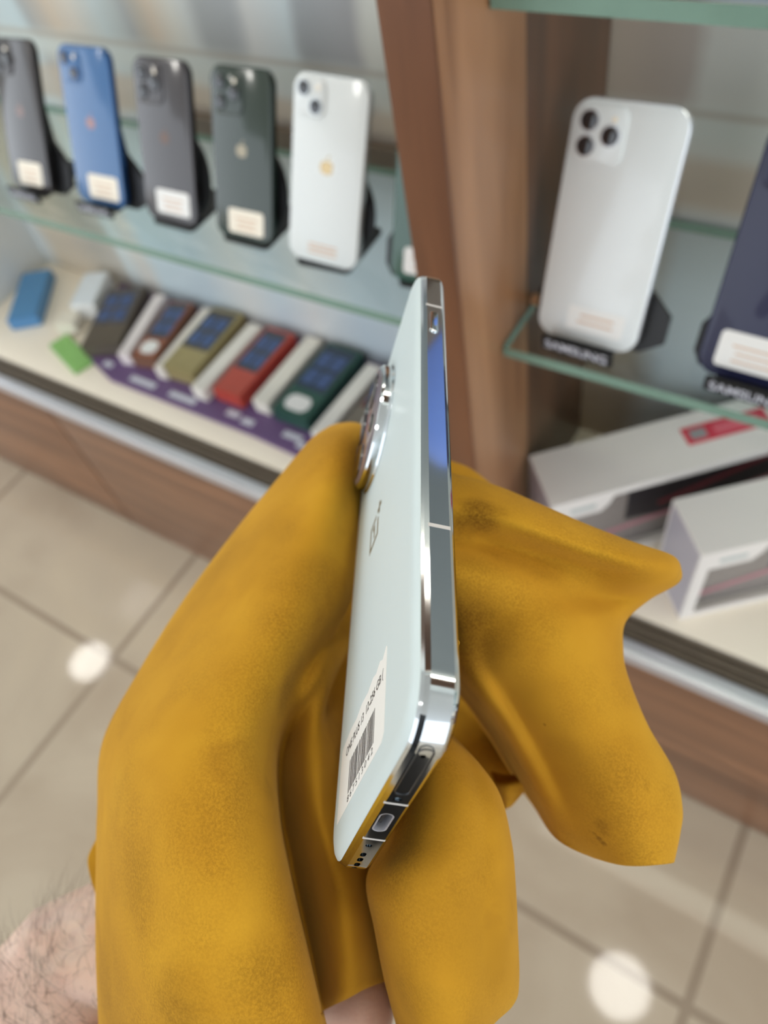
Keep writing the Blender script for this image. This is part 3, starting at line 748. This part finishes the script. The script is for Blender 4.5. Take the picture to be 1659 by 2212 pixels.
bm = text_bm('8 6 7 5 1 3 0 4 2', .0022, .00001, T=xf(-.0062, .0108, ZB + .00007), stretch=.0250); obj('printed_digits', bm, M['ink'], stk, smooth=False)

# ------------------------------------------------------------------ the cloth
def cr(p0, p1, p2, p3, t):
    return .5 * ((2 * p1) + (p2 - p0) * t + (2 * p0 - 5 * p1 + 4 * p2 - p3) * t * t + (3 * p1 - p0 - 3 * p2 + p3) * t ** 3)
def dense(arr, k):
    out = []; n = len(arr)
    for i in range(n - 1):
        p = [arr[max(i - 1, 0)], arr[i], arr[i + 1], arr[min(i + 2, n - 1)]]
        for j in range(k): out.append(cr(*p, j / k))
    out.append(arr[-1].copy()); return out
clothbm = bmesh.new()
def sheet(rows, ku=8, kv=8, wr=.0008, seed=0, sc=.9):
    rows = [[(x, y, d * sc) for x, y, d in r] for r in rows]
    W3 = [[P(*q) for q in r] for r in rows]
    W3 = [dense(r, ku) for r in W3]
    cols = [dense([W3[i][j] for i in range(len(W3))], kv) for j in range(len(W3[0]))]
    nu, nv = len(cols), len(cols[0])
    g = [[None] * nv for _ in range(nu)]
    for i in range(nu):
        for j in range(nv):
            p = cols[i][j].copy()
            d = (p - EYE).normalized()
            q = p * 26 + Vector((seed, 0, 0))
            p += d * (noise.noise(q) * wr * 1.6 + noise.noise(q * 2.7) * wr * .7)
            g[i][j] = clothbm.verts.new(p)
    for i in range(nu - 1):
        for j in range(nv - 1):
            clothbm.faces.new((g[i][j], g[i + 1][j], g[i + 1][j + 1], g[i][j + 1]))

# left-hand side over the hand, running on into the valley beside and behind the phone
A = [
 [(715,960,.345),(705,930,.333),(722,918,.327),(745,914,.324),(768,914,.323),(786,922,.326),(792,935,.333),(788,955,.350),(805,960,.365),(830,960,.370),(860,960,.375)],
 [(700,985,.345),(668,958,.318),(690,945,.302),(722,938,.293),(750,938,.291),(776,942,.297),(795,952,.312),(790,965,.345),(815,970,.365),(840,970,.370),(870,970,.375)],
 [(620,1055,.340),(599,1037,.308),(632,1030,.285),(680,1028,.271),(720,1028,.267),(758,1030,.274),(789,1032,.292),(784,1042,.335),(815,1040,.360),(840,1040,.365),(880,1040,.370)],
 [(525,1175,.335),(505,1152,.300),(550,1148,.270),(620,1148,.253),(680,1148,.248),(730,1150,.256),(774,1152,.276),(766,1154,.325),(805,1150,.350),(840,1150,.355),(880,1150,.360)],
 [(425,1315,.325),(400,1294,.288),(450,1298,.255),(530,1300,.235),(615,1300,.228),(690,1300,.237),(754,1300,.262),(748,1300,.310),(800,1300,.330),(840,1300,.335),(880,1300,.340)],
 [(335,1468,.315),(303,1448,.275),(350,1450,.240),(430,1450,.218),(530,1450,.210),(608,1450,.218),(655,1450,.238),(695,1450,.240),(727,1450,.258),(732,1455,.310),(860,1450,.330)],
 [(255,1612,.305),(224,1600,.265),(268,1600,.226),(350,1600,.204),(450,1600,.197),(530,1600,.200),(592,1600,.221),(612,1600,.252),(675,1600,.236),(722,1600,.254),(800,1600,.320)],
 [(245,1752,.298),(212,1750,.255),(256,1750,.214),(340,1750,.192),(430,1750,.186),(515,1750,.188),(594,1750,.208),(606,1750,.262),(672,1750,.234),(728,1750,.240),(860,1750,.285)],
 [(240,1900,.290),(209,1900,.245),(256,1900,.205),(340,1900,.184),(440,1900,.177),(540,1900,.179),(621,1900,.197),(632,1900,.255),(700,1900,.226),(755,1900,.222),(860,1900,.262)],
 [(240,2050,.285),(209,2050,.240),(258,2050,.200),(345,2050,.179),(450,2050,.173),(560,2050,.174),(654,2050,.190),(666,2050,.250),(725,2050,.220),(785,2035,.222),(870,2020,.262)],
 [(242,2140,.283),(212,2140,.238),(262,2140,.198),(350,2140,.177),(460,2140,.171),(580,2140,.172),(675,2140,.188),(688,2150,.246),(735,2140,.220),(795,2112,.224),(880,2090,.262)],
 [(244,2190,.283),(214,2190,.238),(265,2190,.198),(352,2190,.177),(465,2190,.170),(590,2190,.171),(687,2190,.187),(696,2185,.244),(742,2160,.222),(800,2130,.226),(885,2105,.262)],
]
sheet(A, 8, 8, .0009, 1, .95)
# lower continuation of the near part only
A2 = [[r[0] for r in [A[-1]]][0:1][0:1] for _ in ()]
LA = A[-1][:8]
A2 = [LA, [(246,2300,.283),(218,2300,.238),(270,2300,.198),(358,2300,.178),(475,2300,.171),(610,2300,.171),(712,2300,.185),(722,2300,.225)],
      [(248,2430,.285),(222,2430,.240),(276,2430,.200),(364,2430,.180),(485,2430,.173),(625,2430,.173),(735,2430,.187),(748,2430,.228)]]
sheet(A2, 8, 6, .0009, 1, .95)
# small flap peeping out behind the left side over the wrist
sheet([[(212,1805,.262),(230,1810,.262),(250,1815,.262)],[(191,1850,.264),(225,1855,.264),(250,1860,.264)],[(195,1890,.265),(225,1890,.265),(250,1895,.265)],[(209,1935,.266),(225,1940,.266),(250,1945,.266)]], 6, 6, .0003, 3, 1.0)
# lower middle flap under the phone
Cc = [
 [(880,1580,.300),(885,1578,.270),(905,1572,.252),(930,1572,.248),(958,1576,.254),(975,1590,.280),(972,1610,.330)],
 [(870,1640,.300),(876,1638,.250),(915,1632,.228),(960,1630,.222),(1000,1634,.228),(1034,1652,.246),(1022,1668,.325)],
 [(858,1720,.300),(862,1720,.240),(908,1720,.213),(970,1720,.205),(1030,1720,.209),(1079,1720,.228),(1062,1732,.320)],
 [(835,1820,.298),(833,1820,.232),(878,1820,.205),(955,1820,.196),(1035,1820,.200),(1102,1820,.218),(1086,1822,.300)],
 [(806,1900,.298),(794,1900,.228),(836,1900,.199),(925,1900,.190),(1025,1900,.195),(1109,1900,.214),(1092,1900,.290)],
 [(826,2005,.296),(811,2005,.224),(850,2005,.195),(935,2005,.187),(1030,2005,.193),(1114,2005,.212),(1098,2005,.280)],
 [(846,2105,.294),(830,2105,.222),(868,2105,.193),(950,2105,.185),(1040,2105,.192),(1117,2120,.212),(1102,2120,.270)],
 [(862,2165,.294),(845,2165,.220),(884,2165,.192),(960,2165,.185),(1040,2165,.192),(1105,2168,.211),(1096,2168,.238)],
 [(880,2230,.290),(862,2230,.220),(900,2230,.192),(960,2235,.186),(1015,2235,.192),(1052,2225,.205),(1050,2225,.230)],
 [(900,2330,.290),(880,2330,.220),(910,2330,.194),(950,2330,.190),(985,2330,.195),(1010,2330,.205),(1005,2330,.230)],
]
sheet(Cc, 8, 8, .0009, 5, .88)
# dark pocket between the flaps
sheet([[(930,1380,.330),(975,1400,.335),(1010,1440,.345),(1040,1490,.350)],[(950,1480,.345),(1000,1490,.350),(1050,1520,.355),(1090,1570,.350)],[(960,1580,.355),(1020,1590,.355),(1080,1610,.352),(1130,1650,.340)],
       [(1000,1680,.345),(1050,1690,.340),(1100,1695,.330),(1150,1690,.325)],[(1040,1760,.335),(1075,1758,.332),(1098,1744,.328),(1125,1715,.325)]], 8, 8, .0012, 8)
sheet([[(1060,1668,.312),(1095,1676,.306),(1145,1668,.304)],[(1070,1690,.296),(1100,1694,.290),(1148,1684,.292)],[(1088,1735,.300),(1100,1743,.298),(1128,1712,.300)]], 8, 8, .0004, 10)
# unseen cloth layer added behind the phone to block light into the pocket
sheet([[(850,1430,.172),(920,1410,.162),(984,1385,.160),(988,1395,.165)],[(850,1440,.225),(920,1425,.215),(978,1405,.210),(984,1410,.215)],[(850,1450,.275),(920,1435,.265),(978,1418,.262),(990,1420,.262)],[(850,1460,.325),(920,1445,.318),(980,1430,.315),(1010,1440,.312)]], 6, 6, .0005, 20, 1.0)
# right-hand wing
Dd = [
 [(940,1060,.300),(980,1062,.300),(1072,1085,.298),(1167,1125,.295),(1266,1165,.292),(1350,1195,.290),(1420,1215,.288),(1435,1225,.290)],
 [(935,1020,.262),(973,1024,.260),(1072,1051,.258),(1167,1091,.255),(1266,1134,.253),(1357,1169,.252),(1440,1197,.254),(1455,1210,.275)],
 [(935,1085,.240),(968,1088,.238),(1070,1112,.236),(1170,1148,.234),(1280,1186,.232),(1380,1208,.233),(1458,1218,.242),(1469,1228,.262)],
 [(935,1160,.245),(970,1165,.243),(1075,1178,.246),(1180,1203,.246),(1290,1233,.242),(1385,1252,.238),(1450,1256,.246),(1464,1258,.266)],
 [(940,1230,.236),(975,1236,.233),(1070,1250,.234),(1170,1266,.240),(1260,1281,.246),(1330,1290,.250),(1390,1293,.254),(1402,1294,.27)],
 [(948,1330,.262),(982,1330,.244),(1060,1332,.238),(1140,1334,.234),(1220,1336,.236),(1290,1338,.242),(1340,1341,.252),(1350,1342,.266)],
 [(952,1440,.30),(990,1430,.246),(1055,1420,.236),(1130,1410,.230),(1210,1405,.230),(1280,1402,.236),(1335,1401,.248),(1344,1401,.262)],
 [(1012,1525,.36),(1030,1500,.248),(1090,1486,.236),(1160,1476,.229),(1230,1469,.228),(1295,1463,.233),(1346,1460,.244),(1354,1460,.256)],
 [(1058,1595,.37),(1076,1565,.250),(1135,1560,.236),(1200,1560,.228),(1265,1560,.226),(1330,1562,.229),(1389,1565,.238),(1397,1566,.25)],
 [(1104,1672,.365),(1121,1645,.252),(1185,1645,.236),(1255,1650,.227),(1325,1655,.224),(1390,1660,.227),(1447,1667,.235),(1455,1668,.246)],
 [(1153,1740,.33),(1167,1730,.252),(1225,1730,.236),(1290,1735,.227),(1355,1740,.223),(1415,1742,.225),(1465,1746,.231),(1472,1747,.24)],
 [(1202,1810,.258),(1216,1805,.250),(1265,1800,.237),(1320,1800,.228),(1370,1800,.224),(1420,1800,.225),(1460,1800,.229),(1467,1800,.236)],
 [(1280,1850,.252),(1289,1853,.247),(1320,1862,.238),(1350,1868,.231),(1385,1869,.227),(1420,1867,.226),(1446,1864,.229),(1454,1862,.233)],
]
sheet(Dd, 8, 8, .0011, 12, .86)
# paler far corner showing over the wing
sheet([[(930,985,.325),(975,997,.325),(1010,1010,.325),(1040,1030,.326),(1066,1052,.327)],[(930,1040,.315),(975,1050,.315),(1010,1060,.315),(1040,1072,.316),(1075,1090,.317)],[(930,1100,.31),(975,1105,.31),(1010,1110,.31),(1040,1115,.31),(1080,1125,.31)]], 6, 6, .0005, 14)
bmesh.ops.remove_doubles(clothbm, verts=clothbm.verts, dist=1e-5)
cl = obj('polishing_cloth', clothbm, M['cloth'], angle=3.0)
sm = cl.modifiers.new('thick', 'SOLIDIFY'); sm.thickness = .0007; sm.offset = 0
tag(cl, 'mustard yellow suede-like polishing cloth draped over the hand and around the held phone', 'cloth')

# ------------------------------------------------------------------ the hand and arm under the cloth
person = empty('person', 'hairy pale forearm and hand gripping the phone through the yellow cloth', 'person', mtx=Matrix.Translation(P(330, 2080, .31)))
settle()
nodes = []
def nd(px, py, d, r, par=None):
    nodes.append((P(px, py, d), r, par)); return len(nodes) - 1
wrist = nd(285, 1905, .290, .030)
a1_ = nd(162, 2116, .290, .0325, wrist); a2_ = nd(22, 2281, .290, .035, a1_); a3_ = nd(-178, 2506, .295, .040, a2_); nd(-438, 2796, .31, .043, a3_)
palm = nd(470, 1960, .290, .026, wrist)
heel = nd(660, 2150, .264, .024, palm); nd(835, 2265, .245, .025, heel)
mid = nd(560, 1720, .290, .026, palm)
th0 = nd(560, 1500, .285, .012, mid); th1 = nd(600, 1300, .290, .0110, th0); th2 = nd(680, 1120, .310, .0100, th1); nd(740, 980, .335, .0085, th2)
kn = nd(780, 1700, .330, .020, mid)
for px0, py0, a, b_, c_ in ((850, 1350, (960, 1230, .335), (1100, 1190, .315), (1210, 1200, .300)), (900, 1450, (1000, 1340, .33), (1110, 1320, .305), (1200, 1360, .29)),
                         (920, 1560, (1020, 1480, .34), (1110, 1450, .31), (1210, 1470, .288)), (900, 1680, (1000, 1600, .345), (1100, 1540, .33), (1200, 1560, .295))):
    k0 = nd(px0, py0, .345, .0105, kn); k1 = nd(*a, .0095, k0); k2 = nd(*b_, .0088, k1); nd(*c_, .0075, k2)
me = bpy.data.meshes.new('forearm')
inv = person.matrix_world.inverted()
me.from_pydata([inv @ n[0] for n in nodes], [(n[2], i) for i, n in enumerate(nodes) if n[2] is not None], [])
arm = bpy.data.objects.new('forearm_and_hand', me); C.objects.link(arm); arm.parent = person
sk = arm.modifiers.new('skin', 'SKIN'); sk.use_smooth_shade = True
for i, n in enumerate(nodes):
    v = me.skin_vertices[0].data[i]; v.radius = (n[1], n[1]); v.use_root = (i == 0)
su = arm.modifiers.new('sub', 'SUBSURF'); su.levels = 2; su.render_levels = 2
me.materials.append(M['skin'])
settle()
dg = bpy.context.evaluated_depsgraph_get(); dg.update()
nm = bpy.data.meshes.new_from_object(arm.evaluated_get(dg)); arm.modifiers.clear(); arm.data = nm
if not nm.materials: nm.materials.append(M['skin'])
for p in nm.polygons: p.use_smooth = True
# hairs growing from the visible side of the forearm
hb = bmesh.new(); rnd = random.Random(11)
from mathutils.bvhtree import BVHTree
bv = BVHTree.FromPolygons([v.co for v in nm.vertices], [tuple(p.vertices) for p in nm.polygons])
axis = (inv.to_3x3() @ (P(330, 2110, .3) - P(0, 2400, .31))).normalized()
eyeL = inv @ EYE
n_h = 0; tries = 0
while n_h < 380 and tries < 6000:
    tries += 1
    px = rnd.uniform(-60, 215); py = rnd.uniform(1840, 2280)
    tgt = inv @ P(px, py, .3)
    hit = bv.ray_cast(eyeL, (tgt - eyeL).normalized())
    if hit[0] is None: continue
    # denser away from the wrist
    if rnd.random() > .25 + .9 * (1 - px / 215) and tries % 3: continue
    loc, nrm = hit[0], hit[1].normalized()
    side = nrm.cross(axis).normalized()
    dr = (axis * rnd.uniform(.1, .9) + side * rnd.gauss(0, .5) + nrm * rnd.uniform(.25, .8)).normalized()
    Lh = rnd.uniform(.008, .021); rad = rnd.uniform(.00005, .00009)
    cur = loc.copy(); prev = None; bend = (side * rnd.gauss(0, .5) - nrm * rnd.uniform(.1, .6)) * .22
    K_ = 6
    for k in range(K_ + 1):
        rr_ = rad * (1 - .85 * k / K_)
        u = dr.cross(nrm if abs(dr.dot(nrm)) < .95 else side).normalized(); v_ = dr.cross(u)
        cur_ring = [hb.verts.new(cur + (u * math.cos(q * 2.0944) + v_ * math.sin(q * 2.0944)) * rr_) for q in range(3)]
        if prev:
            for q in range(3): hb.faces.new((prev[q], prev[(q + 1) % 3], cur_ring[(q + 1) % 3], cur_ring[q]))
        prev = cur_ring; cur = cur + dr * (Lh / K_); dr = (dr + bend).normalized()
    n_h += 1
ho = obj('arm_hair', hb, M['hair'], person); tag(ho, kind='stuff')

# the rest of the person, standing behind the held phone (mirrored in its steel frame)
def body_loft(name, rings, m, label=None):
    bm = bmesh.new()
    loft(bm, [[(cx + rx * math.cos(2 * math.pi * i / 28), cy + ry * math.sin(2 * math.pi * i / 28), z) for i in range(28)] for cx, cy, z, rx, ry in rings])
    o = obj(name, bm, m, angle=3.0); under(person, o)
    if label: o['label'] = label
    return o
trous = mat('dark_trouser_cloth', (44, 44, 48), .9, noise_amt=.1); shirt = mat('dark_shirt_cloth', (58, 60, 66), .9, noise_amt=.1)
settle()
for sx in (-1, 1):
    body_loft('trouser_leg', [(.02 + sx * .10, -.52, .06, .06, .065), (.02 + sx * .10, -.51, .30, .065, .07), (.02 + sx * .10, -.50, .50, .075, .08), (.02 + sx * .095, -.51, .80, .092, .10)], trous)
    body_loft('shoe', [(.02 + sx * .10, -.46, .002, .045, .13), (.02 + sx * .10, -.46, .03, .047, .13), (.02 + sx * .10, -.48, .07, .04, .08)], M['blackm'])
body_loft('shirt', [(.02, -.52, .78, .17, .115), (.02, -.53, .95, .165, .11), (.02, -.54, 1.15, .175, .11), (.02, -.55, 1.35, .19, .115), (.02, -.56, 1.46, .15, .09), (.02, -.56, 1.50, .07, .06)], shirt)
